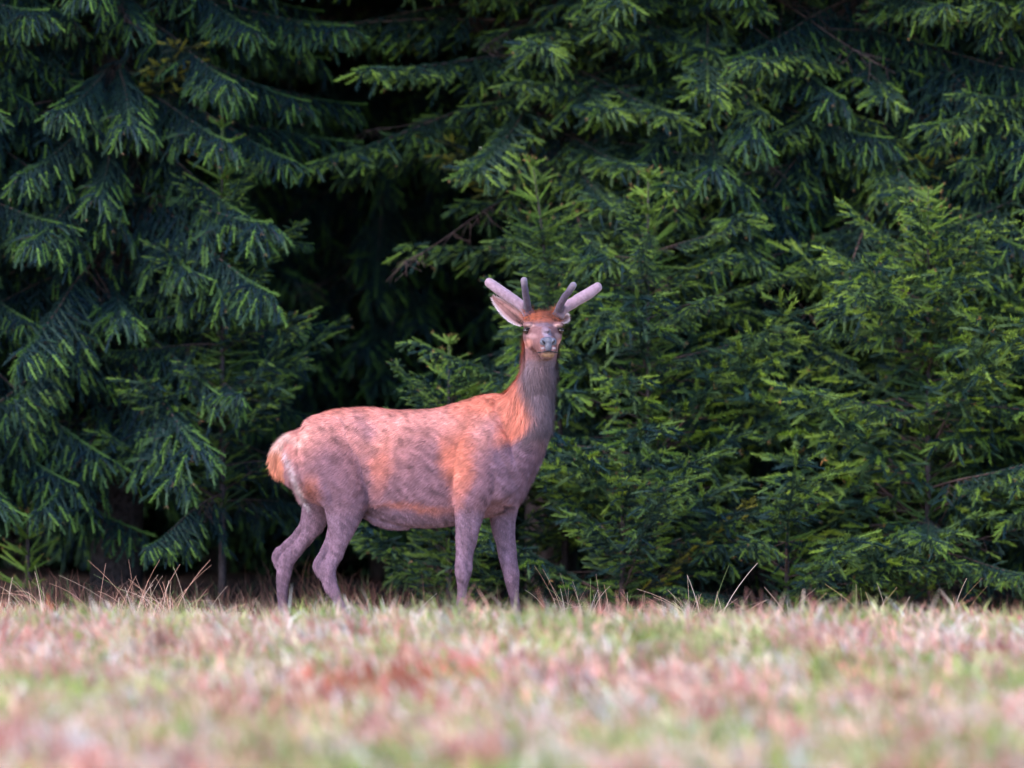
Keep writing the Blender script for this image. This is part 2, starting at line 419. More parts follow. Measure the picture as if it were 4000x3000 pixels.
big_spruce(250, 3.5, 'dark drooping spruce at the left edge with curtains of hanging twigs', 101, HANG, z0=1.0, skip=lambda z, a: z < 2.5 and a > -45, pitch=(-12, 4), arc=(-230, 20))
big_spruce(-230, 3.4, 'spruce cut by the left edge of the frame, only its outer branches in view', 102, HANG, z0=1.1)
big_spruce(1190, 4.0, 'tall spruce behind the antlers whose long branches fill the top centre', 103, FLAT,
           z0=.5, sc0=1.12, skip=lambda z, a: z < 2.75 and a < -100)
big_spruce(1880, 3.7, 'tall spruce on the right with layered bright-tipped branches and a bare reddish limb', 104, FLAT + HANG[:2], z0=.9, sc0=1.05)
big_spruce(2420, 3.3, 'spruce cut by the right edge of the frame', 105, FLAT, z0=.5)
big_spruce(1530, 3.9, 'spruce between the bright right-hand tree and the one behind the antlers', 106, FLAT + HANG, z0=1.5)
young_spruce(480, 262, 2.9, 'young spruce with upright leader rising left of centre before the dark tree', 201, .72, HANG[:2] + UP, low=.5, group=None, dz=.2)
young_spruce(1150, 345, 2.7, 'young spruce with tilted leader tip, just above and behind the antlers', 202, .55, UP, low=1.3, lean=(-.18, 0))
young_spruce(1400, 372, 2.5, 'young bushy spruce with budded leader right of the stag head', 203, 1.1, UP[:2] + UP_LIGHT[:2] + FLAT[:3], low=.1)
young_spruce(2005, 410, 2.3, 'bright yellow-green young spruce with curled top near the right edge', 204, 1.15, UP_LIGHT + FLAT[:2], low=.1)
young_spruce(1345, 1000, 1.9, 'knee-high spruce sapling in the grass right of the stag', 205, .8, UP + WITHERED, low=.08, dz=.14)
young_spruce(1700, 1080, 2.0, 'low spruce sapling standing in the grass under the right-hand tree', 206, .95, FLAT + UP[:1], low=.08, dz=.14)
young_spruce(970, 730, 2.4, 'young spruce peeping out behind the back of the stag', 207, .6, UP, low=.1, dz=.12)
young_spruce(60, 1110, 2.6, 'low dark spruce sapling at the left edge of the clearing', 208, .9, FLAT, low=.1, dz=.12)
rdb = random.Random(5)
for i, px in enumerate((-900, -350, 60, 480, 850, 1230, 1650, 2050, 2500, 3000)):
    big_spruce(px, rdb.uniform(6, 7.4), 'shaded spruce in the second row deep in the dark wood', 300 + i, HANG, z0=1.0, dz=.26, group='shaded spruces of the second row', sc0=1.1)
for i in range(26):
    x = -15 + (i % 13) * 2.5 + rdb.uniform(-.6, .6); y = 10 + (i // 13) * 3 + rdb.uniform(-.8, .8)
    t = empty('spruce_tree', (x, y, float(ground_z(x, y))), 'far spruce of the rear rows hidden in forest darkness', 'spruce tree', 'far spruces of the rear rows')
    link(bpy.data.objects.new('trunk', trunk_mesh(12, .13, 400 + i)), t)
    c = bpy.data.objects.new('crown', CROWN_FULL); link(c, t, 'stuff'); c.rotation_euler.z = rdb.uniform(0, 6)

# ------------------------------------------------------------------ meadow grass
def blades(X, Y, h, wd, lean_x, lean_y, col, curl=.5, tip=None):
    n = len(X); Z = ground_z(X, Y) - .01
    b = np.stack([X, Y, Z], -1); a = RNG.random(n) * 6.283
    side = np.stack([np.cos(a), np.sin(a), np.zeros(n)], -1) * (wd * .5)[:, None]
    ln = np.stack([lean_x, lean_y, np.zeros(n)], -1)
    m = b + ln * (h * .40)[:, None] + np.stack([np.zeros(n), np.zeros(n), h * .62], -1)
    t = b + ln * (h * (.75 + curl))[:, None] + np.stack([np.zeros(n), np.zeros(n), h * (1.0 - .35 * np.hypot(lean_x, lean_y))], -1)
    V = np.stack([b - side, b + side, m - side * .8, m + side * .8, t], 1).reshape(-1, 3)
    T = (np.array([(0, 1, 3), (0, 3, 2), (2, 3, 4)])[None] + (np.arange(n) * 5)[:, None, None]).reshape(-1, 3)
    return V, T, np.repeat(col, 5, axis=0)

def field(x, y, s, ph):
    return (np.sin(x * s + ph) * np.sin(y * s * .8 + ph * 2) + np.sin(x * s * 2.3 + y * s * 1.1 + ph * 3) * .6 + np.sin(y * s * 3.1 - x * s * 1.7 + ph) * .4) / 2

STRAW = np.array([[.92, .58, .42], [.93, .70, .56], [.92, .43, .37], [.74, .37, .27], [.93, .80, .70], [.82, .29, .23]])
GREEN = np.array([[.40, .48, .12], [.54, .58, .20], [.28, .38, .09], [.70, .68, .32]])
def grass_colour(X, Y):
    n = len(X); g = field(X, Y, 1.5, 1.3) + field(X, Y, 4.2, .4) * .9 + .10 * X / 2.5
    isg = RNG.random(n) < np.clip(.33 + .5 * g, .03, .92)
    red = RNG.random(n) < np.clip(-.1 + .9 * field(X, Y, 3.3, 4.1), 0, .7)
    c = STRAW[RNG.choice(6, n, p=[.28, .22, .17, .1, .16, .07])]
    c = np.where(red[:, None], np.array([.66, .28, .22]), c)
    c = np.where(isg[:, None], GREEN[RNG.choice(4, n)], c)
    # rusty clump in front, left of centre
    q = at(830, 1560, -8.6); k = np.exp(-(((X - q[0]) / .30) ** 2 + ((Y - q[1]) / .8) ** 2)); rk = RNG.random(n) < k * .9
    c = np.where(rk[:, None], np.array([.62, .20, .12]), c)
    return np.clip(c * RNG.uniform(.6, 1.12, (n, 1)), 0, .9)

def meadow():
    parts = []
    def zone(n, x0, x1, y0, y1, hs, ws, ln=.45):
        # clumped distribution: tuft centres and blades round them
        nt_ = n // 14; cx = RNG.uniform(x0, x1, nt_); cy = RNG.uniform(y0, y1, nt_); th = RNG.uniform(.55, 1.3, nt_); i = RNG.integers(0, nt_, n)
        X = cx[i] + RNG.normal(0, .035, n); Y = cy[i] + RNG.normal(0, .035, n)
        dirx = RNG.normal(-.35, .45, nt_); diry = RNG.normal(0, .4, nt_)
        h = RNG.uniform(*hs, n) * th[i]; wd = RNG.uniform(*ws, n)
        parts.append(blades(X, Y, h, wd, dirx[i] + RNG.normal(0, ln, n), diry[i] + RNG.normal(0, ln, n), np.where((RNG.random(n) < .72)[:, None], grass_colour(cx, cy)[i] * RNG.uniform(.6, 1.25, (nt_, 1))[i], grass_colour(X, Y)).clip(0, .92), .3))
    zone(120000, -4.2, 4.2, -12.5, -3.2, (.06, .18), (.008, .019))
    zone(14000, -4.5, 4.5, -6.6, -3.4, (.12, .24), (.005, .010))
    zone(46000, -4.5, 4.5, -3.4, 2.2, (.04, .12), (.003, .006))
    zone(30000, -9, 9, -24, -11, (.06, .16), (.006, .012))
    zone(12000, -9, -4, -12, 2, (.06, .16), (.006, .012)); zone(12000, 4, 9, -12, 2, (.06, .16), (.006, .012))
    n = 16000; X = RNG.uniform(-6, 6, n); Y = RNG.uniform(.6, 3.2, n); k = RNG.random((n, 1))
    bc = np.where(k < .55, [[.20, .085, .07]], np.where(k < .8, [[.30, .16, .12]], [[.10, .14, .06]])) * RNG.uniform(.4, .95, (n, 1))
    parts.append(blades(X, Y, RNG.uniform(.08, .26, n) * (.6 + .5 * np.clip(field(X, Y, 3, 2) + .5, 0, 1.3)), RNG.uniform(.002, .005, n), RNG.normal(-.1, .5, n), RNG.normal(0, .4, n), bc, .3))
    V = []; T = []; C = []; o = 0
    for v, t, c in parts: V.append(v); T.append(t + o); C.append(c); o += len(v)
    me = tri_mesh('meadow_grass', np.concatenate(V), np.concatenate(T), [M_GRASS], np.concatenate(C))
    link(bpy.data.objects.new('meadow_grass', me), None, 'stuff', 'short meadow grass of faded straw and fresh green blades', 'grass')
meadow()

def stalk_tuft(px, y, label, n, hgt, spread, seed, col=(.56, .30, .22), lean=0.0, long=None, name='dry_grass_tuft', cat='grass tuft', wr=.0015, spl=.42):
    rd = random.Random(seed); x = at(px, 730, y)[0]; gz = float(ground_z(x, y))
    t = empty(name, (x, y, gz), label, cat)
    def arc(b, h, l, dr, r, c):
        pts = []; m = 7
        for i in range(m + 1):
            f = i / m; z = h * (f - dr * f * f * .5); pts.append(np.array([b[0] + l[0] * h * f * (.4 + f * .6), b[1] + l[1] * h * f, z]))
        V, T = sticks(pts[:-1], pts[1:], [r * (1 - .6 * i / m) for i in range(m)], [r * (1 - .6 * (i + 1) / m) for i in range(m)])
        return V, T, np.tile(np.array(c) * rd.uniform(.7, 1.3), (len(V), 1))
    A = []
    for i in range(n):
        c = col if rd.random() < .7 else (.70, .50, .40)
        if rd.random() < .12: c = (.22, .28, .1)
        A.append(arc((rd.gauss(0, spread), rd.gauss(0, spread * .6), -.02), hgt * rd.uniform(.3, .85), (lean + rd.gauss(0, spl), rd.gauss(0, .3)), rd.choice((0, .2, .6, 1.1)), wr * rd.uniform(.7, 1.3), c))
    if long:
        for (h, lx) in long: A.append(arc((rd.gauss(0, .02), 0, 0), h, (lx, .02), .05, .0022, (.66, .50, .44)))
    V = []; T = []; C = []; o = 0
    for v, q, c in A: V.append(v); T.append(q + o); C.append(c); o += len(v)
    s = bpy.data.objects.new('stems', tri_mesh('stems', np.concatenate(V), np.concatenate(T), [M_STALK], np.concatenate(C))); link(s, t, 'stuff')
    return t
stalk_tuft(330, .6, 'tuft of arching dry stalks standing before the dark gap on the left', 60, .42, .12, 1)
stalk_tuft(60, .8, 'thin leaning dry stalks at the far left edge of the meadow', 26, .40, .10, 2, lean=-.3)
stalk_tuft(440, .4, 'small tuft of curled straw left of the hind legs', 34, .28, .10, 3, lean=.4)
stalk_tuft(880, .5, 'loose arching dry stalks under the belly of the stag', 34, .28, .16, 4)
stalk_tuft(1260, .2, 'rusty stalk tuft just right of the front legs', 44, .42, .13, 5)
stalk_tuft(1400, .3, 'fringe of short rusty stems between the two tall tufts', 70, .30, .20, 6)
stalk_tuft(1530, .1, 'tuft with one long pale stalk leaning to the right', 46, .44, .11, 7, col=(.62, .42, .32), long=[(.40, .55), (.34, -.25)])
stalk_tuft(1730, .4, 'sparse thin stems in front of the low spruce sapling', 22, .34, .12, 8)
stalk_tuft(1880, .5, 'small yellowish stem cluster towards the right edge', 20, .34, .09, 9, col=(.55, .38, .18))
stalk_tuft(2080, .4, 'tuft of ochre stalks crossing at the right edge of the meadow', 26, .45, .08, 10, col=(.50, .31, .16), lean=.2)
stalk_tuft(1742, -4.4, 'blurred dark red dock stalk standing nearer on the right', 16, .37, .016, 11, col=(.10, .026, .022), name='dock_stalk', cat='dock plant', wr=.006, spl=.10)
stalk_tuft(1615, -4.6, 'blurred brown withered stalks left of the red dock', 16, .27, .05, 12, col=(.14, .06, .05), name='dock_stalk', cat='dock plant', wr=.006, spl=.10)
stalk_tuft(100, -4.5, 'short blurred rust-red stalk in the near grass at the left', 16, .30, .015, 13, col=(.45, .12, .06), name='dock_stalk', cat='dock plant', wr=.006, spl=.10)

# ------------------------------------------------------------------ the stag
def pc(lst): # (px, py, y, ra px, rb m) -> world
    return [(*at(a, b, y), ra / K0, rb) for a, b, y, ra, rb in lst]
def yc(px): return .15 - (px - 610) / 540 * .23
torso = [(620, 936, 1000, .05), (644, 915, 1050, .11), (680, 892, 1082, .15), (730, 881, 1102, .165), (800, 881, 1112, .152), (870, 885, 1136, .174),
         (940, 884, 1140, .18), (1000, 872, 1128, .165), (1050, 858, 1112, .145), (1095, 850, 1106, .12), (1122, 885, 1096, .095), (1140, 935, 1060, .07)]
parts = [chain([(*at(a, (t + b) / 2, yc(a)), (b - t) / 2 / K0, hw) for a, t, b, hw in torso], 4, 28, 2.25, fix=[0, 0, 1.])]
neck = [(1050, 975, -.03, 100, .12), (1105, 925, -.07, 86, .115), (1138, 878, -.11, 56, .095), (1158, 830, -.15, 42, .085), (1166, 780, -.18, 36, .08), (1170, 735, -.20, 35, .075)]
parts.append(chain(pc(neck), 4, 24))
parts.append(chain(pc([(1159, 850, -.16, 34, .07), (1153, 910, -.16, 39, .085), (1139, 960, -.14, 40, .095), (1119, 1015, -.13, 38, .09), (1101, 1068, -.12, 31, .07)]), 4, 18))
nearF = [(1045, 950, -.15, 50, .05), (1038, 1020, -.18, 52, .062), (1018, 1080, -.185, 38, .055), (1012, 1124, -.18, 30, .043), (1004, 1190, -.175, 19.5, .033), (1000, 1236, -.18, 18, .037), (999, 1270, -.175, 11.5, .022), (995, 1320, -.175, 10.5, .020), (992, 1352, -.175, 14, .025), (999, 1374, -.18, 12, .022)]
farF = [(1085, 960, .02, 48, .05), (1088, 1040, .02, 46, .06), (1086, 1100, .015, 33, .05), (1088, 1142, .01, 26, .042), (1096, 1194, .01, 19.5, .033), (1104, 1238, .0, 18, .036), (1109, 1278, .01, 11.5, .022), (1114, 1322, .01, 10.5, .020), (1116, 1350, .01, 14, .025), (1124, 1372, .0, 12, .022)]
nearH = [(712, 930, .02, 62, .08), (722, 1000, -.02, 74, .085), (744, 1050, -.03, 58, .078), (746, 1090, -.03, 50, .066), (740, 1128, -.02, 36, .052), (735, 1165, -.01, 21, .040), (724, 1200, .0, 16.5, .031), (708, 1228, .0, 19, .030), (711, 1257, .0, 17, .026), (724, 1285, -.01, 12, .021), (736, 1312, -.02, 11, .020), (744, 1330, -.02, 14, .024), (754, 1348, -.03, 12, .022)]
farH = [(665, 950, .20, 40, .07), (676, 1030, .24, 44, .075), (686, 1085, .25, 36, .062), (676, 1130, .25, 28, .048), (662, 1160, .25, 17, .038), (641, 1186, .25, 15.5, .031), (619, 1210, .25, 17, .029), (613, 1240, .25, 16, .025), (611, 1272, .25, 12.5, .021), (612, 1305, .25, 11, .020), (615, 1326, .25, 14, .024), (624, 1345, .24, 12, .022)]
for L in (nearF, farF, nearH, farH): parts.append(chain(pc(L), 4, 18))
# hock points, knee bumps, shoulder, haunch, withers, sheath, tail
parts.append(chain(pc([(722, 1110, .0, 12, .02), (716, 1148, .0, 9, .014), (705, 1182, .0, 9, .013), (690, 1208, .0, 9, .014), (685, 1224, .0, 9, .017), (694, 1242, .0, 9, .016)]), 4, 12))
parts.append(chain(pc([(664, 1115, .25, 12, .02), (650, 1143, .25, 9, .014), (625, 1172, .25, 9, .013), (601, 1192, .25, 9, .014), (595, 1204, .25, 9, .016), (600, 1222, .25, 9, .015)]), 4, 12))
parts.append(chain(pc([(1085, 900, -.13, 34, .04), (1070, 950, -.16, 46, .05), (1075, 1010, -.175, 50, .055), (1090, 1060, -.17, 40, .05)]), 4, 16))
parts.append(chain(pc([(780, 1095, .06, 16, .04), (815, 1118, .04, 18, .04), (850, 1130, .03, 15, .035), (880, 1136, .03, 9, .025)]), 4, 12))
parts.append(chain(pc([(778, 1030, -.03, 36, .05), (776, 1068, -.04, 28, .05), (770, 1095, -.04, 22, .045)]), 4, 12))
parts.append(chain(pc([(660, 940, .13, 16, .05), (622, 952, .13, 15, .036), (603, 966, .13, 13, .026), (594, 986, .13, 11.5, .02), (596, 1008, .13, 9, .016), (604, 1026, .13, 4, .009)]), 4, 14))
parts.append(chain(pc([(1062, 868, -.13, 9, .02), (1078, 920, -.175, 10, .02), (1092, 970, -.205, 12, .02), (1112, 1010, -.20, 20, .03)]), 4, 12))  # shoulder blade and point
parts.append(ellipsoid(at(1012, 1088, -.215), np.eye(3), (.035, .03, .05)))      # elbow
parts.append(chain(pc([(748, 905, .03, 14, .03), (738, 930, -.015, 20, .035), (732, 965, -.045, 30, .03), (745, 1015, -.068, 38, .034), (766, 1062, -.072, 27, .033)]), 4, 14))  # thigh muscle
parts.append(chain(pc([(690, 960, -.0, 22, .03), (688, 1010, -.05, 24, .03), (704, 1060, -.075, 20, .03), (720, 1100, -.06, 12, .02)]), 4, 14))
# head, in its own frame
HO = at(1173.5, 714, -.30); HF = unit(np.array([.10, -1, .02])); HR = unit(np.cross(HF, [0, 0, 1.])); HU = np.cross(HR, HF)
def hp(f, r, u): return HO + HF * f + HR * r + HU * u
hs = [(-.15, -.06, .06, .075), (-.10, -.035, .084, .088), (-.05, -.02, .094, .086), (0, -.022, .090, .082), (.04, -.034, .070, .074), (.08, -.052, .058, .072), (.12, -.066, .051, .070), (.16, -.078, .048, .067), (.195, -.085, .047, .062), (.22, -.088, .045, .054), (.237, -.088, .034, .038)]
Q = catmull([(*hp(f, 0, c), w_, h_) for f, c, w_, h_ in hs], 4)
parts.append(loft(Q[:, :3], np.tile(HR, (len(Q), 1)), np.tile(HU, (len(Q), 1)), Q[:, 3], Q[:, 4], 24, 2.0))
AX = np.array([HR, HF, HU])
for s in (-1, 1):
    parts.append(ellipsoid(hp(-.005, s * .074, .028), AX, (.026, .045, .016)))          # brow ridge
    parts.append(ellipsoid(hp(-.02, s * .058, -.045), AX, (.019, .07, .050)))           # cheek
    parts.append(chain([(*hp(-.06, s * .06, .03), .024, .024), (*hp(-.065, s * .072, .075), .021, .021), (*hp(-.07, s * .082, .10), .020, .020)], 3, 12, fix=list(HR)))
parts.append(ellipsoid(hp(.10, 0, -.004), AX, (.022, .13, .016)))                        # bridge of the nose
parts.append(ellipsoid(hp(-.05, 0, .062), AX, (.07, .05, .030)))                        # poll
parts.append(ellipsoid(hp(.180, 0, -.132), AX, (.034, .05, .020)))                      # chin
V, F = join(parts)
body = remesh(V, F, .0052, 5, 'body'); body.name = 'body'

def coat_colour(Pw, N=None):
    """coat markings plus painted light and shade over the side of the animal, in photograph-width units"""
    k = K0 * CAM_D / (CAM_D + Pw[:, 1]); px = 1106 + Pw[:, 0] * k; py = PY0 + (CAM_Z - Pw[:, 2]) * k
    PX0, PY0_ = px.copy(), py.copy()
    n1 = fnoise(Pw, 4.5, 3.1); n2 = fnoise(Pw, 22, 9.3); n3 = fnoise(Pw * np.array([1, 1, 2.2]), 60, 5.0)
    px = px + n1 * 34 + n2 * 8; py = py + n1 * 26 - n2 * 7
    ORG = np.array([.50, .155, .105]); PNK = np.array([.60, .26, .225]); GRY = np.array([.165, .090, .122]); LEG = np.array([.140, .080, .112]); CRM = np.array([.85, .66, .58])
    c = np.tile(PNK * .6 + ORG * .4, (len(Pw), 1))
    def blend(col, w):
        nonlocal c
        w = np.clip(w, 0, 1)[:, None]; c = c * (1 - w) + np.array(col) * w
    def blob(x, y, rx, ry, p=2): return np.clip(1.25 - (((px - x) / rx) ** 2 + ((py - y) / ry) ** 2) ** .5, 0, 1) * 1.6
    base = np.array([.47, .18, .150]); c = np.tile(base, (len(Pw), 1))
    blend(PNK, smooth01(1000, 885, py) * (px < 1070) * .75)  # pink back, with the highlight along its top painted in
    blend(GRY, smooth01(915, 1075, py + (px - 900) * .04) * .86)              # lower flank: grey coat, darkened further as painted shade
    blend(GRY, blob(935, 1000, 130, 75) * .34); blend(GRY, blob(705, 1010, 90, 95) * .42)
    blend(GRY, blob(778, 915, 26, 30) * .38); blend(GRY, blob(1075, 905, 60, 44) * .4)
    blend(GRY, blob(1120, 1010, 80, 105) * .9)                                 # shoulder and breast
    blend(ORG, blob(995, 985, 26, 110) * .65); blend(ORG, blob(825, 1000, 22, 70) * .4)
    blend(ORG * .7, blob(890, 1100, 100, 14) * .55); blend(ORG * .6, blob(672, 1055, 22, 45) * .5)
    blend(GRY * .6, np.exp(-((PX0 - (800 - (PY0_ - 1000) * .12)) / 9) ** 2) * smooth01(985, 1020, PY0_) * smooth01(1100, 1085, PY0_) * .55)  # shade of the crease before the thigh, painted into the coat
    # neck: rusty nape, grey-brown front
    neckm = smooth01(905, 860, py)
    blend(ORG, blob(1098, 905, 36, 60) * .9); blend(ORG, neckm * smooth01(1146, 1126, px))
    blend(np.array([.115, .075, .090]), smooth01(1120, 1150, px) * smooth01(1010, 930, py))
    blend(LEG, smooth01(1085, 1130, py)); blend(LEG * 1.5, smooth01(1110, 1140, PY0_) * np.clip(fnoise(Pw * np.array([1, 1, .15]), 45, 7.0) * 1.6, 0, .6)); blend(LEG * .55, smooth01(1225, 1300, PY0_) * .6)  # streaks and dark lower legs paint in tendon and joint shading
    blend(LEG * 1.35, smooth01(1050, 1085, py) * (px > 700) * (px < 800) * .4)
    blend(GRY * .55, blob(1085, 1102, 34, 9) * .8)                             # folds above the legs, their shade painted into the coat
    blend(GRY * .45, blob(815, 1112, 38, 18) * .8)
    # rump mirror and tail; cream rim highlight painted on rump edge and tail top
    blend(CRM * .75, blob(614, 936, 18, 8) * .4)
    rx, ry = PX0 - (614 + (PY0_ - 965) * .36), PY0_; st = np.exp(-((rx - 2 + n2 * 6) / 6) ** 2) * smooth01(958, 975, ry) * smooth01(1112, 1085, ry)
    blend(np.array([.55, .47, .50]), st * .9 * (.65 + .6 * n3)); blend(GRY * .6, np.exp(-((rx - 16) / 5) ** 2) * smooth01(985, 1000, ry) * smooth01(1100, 1080, ry) * .6)
    tl = (PX0 < 614) & (PY0_ > 940) & (Pw[:, 1] < .25) & (PY0_ < 1035); blend(np.array([.46, .17, .105]), tl * smooth01(950, 975, py)); blend(CRM * .8, tl * smooth01(975, 955, py) * .45)
    # head
    r = (Pw - HO) @ HR; f = (Pw - HO) @ HF; u = (Pw - HO) @ HU
    hm = smooth01(-.16, -.12, u) * smooth01(-.14, -.08, f) * (np.abs(r) < .13)
    blend(np.array([.165, .078, .080]), hm)
    hb = lambda r0, u0, rr, ru, f0=-9: np.clip(1.3 - (((r - r0) / rr) ** 2 + ((u - u0) / ru) ** 2) ** .5, 0, 1) * 1.8 * hm * (f > f0)
    blend([.42, .115, .06], smooth01(.035, .06, u) * hm); blend([.13, .05, .04], smooth01(.035, .05, u) * hm * smooth01(.05, .25, n3 + n2) * .8)
    blend([.21, .16, .21], hb(0, -.015, .020, .030) * .9); blend([.15, .09, .11], hb(0, .026, .042, .010)); blend([.20, .12, .15], hb(0, .006, .014, .012, -.2) * .5)
    for q in (-1, 1):
        blend([.42, .24, .22], hb(q * .068, .024, .022, .008) * .7); blend([.30, .16, .16], hb(q * .062, -.028, .020, .014) * .7)
        blend([.07, .03, .03], hb(q * .088, -.002, .024, .015)); blend([.42, .18, .15], hb(q * .075, -.062, .016, .022) * .7)
        blend([.15, .065, .06], hb(q * .045, -.090, .014, .028, .08) * .85); blend([.30, .22, .24], hb(q * .026, -.090, .010, .006, .15))
    blend([.24, .13, .08], hb(0, -.123, .032, .012, .06)); blend([.10, .05, .04], hb(0, -.148, .032, .010)); blend([.12, .075, .09], np.clip(1.3 - ((r / .05) ** 2 + ((u + .175) / .02) ** 2) ** .5, 0, 1) * (Pw[:, 2] > 1.2) * (f > -.2))  # chin and beard tones; last blend paints the jaw's shade on the throat
    c = c * (1 + .10 * n2 + .12 * n3)[:, None]
    return np.clip(c, .01, .92)

def get_arrays(me):
    n = len(me.vertices); P = np.empty(n * 3, np.float32); me.vertices.foreach_get('co', P); P = P.reshape(-1, 3)
    Nn = np.empty(n * 3, np.float32); me.vertices.foreach_get('normal', Nn); return P.astype(float), Nn.reshape(-1, 3).astype(float)
BP, BN = get_arrays(body)
# fine lumps of muscle and ribs
def bump_body(P, N):
    leg = smooth01(.62, .5, P[:, 2]); d = .007 * fnoise(P, 8, 1.0) * (1 - leg) * smooth01(1.55, 1.4, P[:, 2]) + (.0025 * (1 - leg) + .0060 * leg) * fnoise(P * np.array([1.6, 1, .35]), 26, 2.0)
    return P + N * d[:, None]
BP = bump_body(BP, BN)
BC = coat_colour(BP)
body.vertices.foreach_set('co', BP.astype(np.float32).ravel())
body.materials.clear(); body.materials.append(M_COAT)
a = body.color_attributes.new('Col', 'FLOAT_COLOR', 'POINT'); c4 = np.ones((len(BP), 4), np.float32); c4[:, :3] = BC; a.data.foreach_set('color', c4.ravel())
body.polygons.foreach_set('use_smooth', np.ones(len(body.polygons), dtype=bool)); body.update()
stag = empty('stag', (at(880, 730)[0], 0.03, 0.03), 'young red stag with velvet antlers standing side-on, head turned to the viewer', 'deer')
OFF = np.array(stag.location)
def part(name, me, parent=None, kind=None, label=None):
    o = bpy.data.objects.new(name, me); link(o, parent or stag, kind, label)
    if parent is None: o.location = tuple(-OFF)
    return o
part('body', body)

# fur
def build_fur(n=190000):
    me = body; me.calc_loop_triangles(); nt_ = len(me.loop_triangles); T = np.empty(nt_ * 3, np.int32); me.loop_triangles.foreach_get('vertices', T); T = T.reshape(-1, 3)
    A, B, C = BP[T[:, 0]], BP[T[:, 1]], BP[T[:, 2]]; cr = np.cross(B - A, C - A); ar = np.linalg.norm(cr, axis=1)
    ti = RNG.choice(nt_, n, p=ar / ar.sum()); u = RNG.random(n); v = RNG.random(n); s = u + v > 1; u[s] = 1 - u[s]; v[s] = 1 - v[s]
    P = A[ti] + (B - A)[ti] * u[:, None] + (C - A)[ti] * v[:, None]
    N = unit(BN[T[ti, 0]]); col = BC[T[ti, 0]]
    k = K0; px = 1106 + P[:, 0] * k; py = PY0 + (CAM_Z - P[:, 2]) * k
    r = (P - HO) @ HR; f = (P - HO) @ HF; uu = (P - HO) @ HU
    head = (f > -.10) & (uu > -.17) & (np.abs(r) < .14)
    nk = smooth01(960, 900, py) * smooth01(1085, 1110, px)
    fl = np.stack([-np.ones(n) * .9, np.full(n, .12), np.full(n, -.55)], -1)
    fl = fl * (1 - nk)[:, None] + np.array([-.10, 0, -1.]) * nk[:, None]
    lg = smooth01(1080, 1130, py)[:, None]; fl = fl * (1 - lg) + np.array([-.15, 0, -1.]) * lg
    fl = np.where(head[:, None], -HF * 1.0 + np.array([0, 0, .15]) + r[:, None] * HR * 3, fl)
    poll = head & (uu > .045); fl = np.where(poll[:, None], HU * .4 + HF * .5 + RNG.normal(0, .5, (n, 3)), fl)
    tail = (px < 622) & (py < 1040); fl = np.where(tail[:, None], [-.35, 0, -1.], fl)
    fl = fl + RNG.normal(0, .26, (n, 3)) + fnoise(P[:], 14, 4.0)[:, None] * np.array([.25, 0, .45])
    tg = unit(fl - (fl * N).sum(1)[:, None] * N)
    lift = np.where(head, .16, .30) + RNG.uniform(-.08, .14, n)
    L = .030 + .022 * nk; L = np.where(py > 1085, .012, L); L = np.where(head, .008, L); L = np.where(poll, .045, L); L = np.where(tail, .035, L)
    L = L * RNG.uniform(.6, 1.3, n)
    d = unit(tg + N * lift[:, None]); tip = P + d * L[:, None] - np.array([0, 0, .12]) * L[:, None]
    sd_ = unit(np.cross(d, N)) * (.0009 * np.where(head, .8, 1.25) * RNG.uniform(.7, 1.3, n))[:, None]
    root = P - N * .001
    V = np.stack([root - sd_, root + sd_, tip], 1).reshape(-1, 3)
    U = P @ np.array([[.75, 0, .66], [0, 1, 0], [-.66, 0, .75]]); nkk = nk > .5
    cl = fnoise(np.where(nkk[:, None], P * [1, 1, .14], U * [.22, .5, 1]), 75, 8.0); cl2 = fnoise(np.where(nkk[:, None], P * [1, 1, .2], U * [.35, .5, 1]), 30, 2.0)
    cc = col * (RNG.uniform(.65, 1.35, n) * np.clip(1 + .75 * cl + .25 * cl2, .35, 1.9))[:, None]; C3 = np.repeat(cc, 3, axis=0); C3[2::3] *= 1.15
    return tri_mesh('fur', V, np.arange(3 * n).reshape(-1, 3), [M_FUR], np.clip(C3, 0, .95))
part('fur', build_fur(), None, 'stuff')

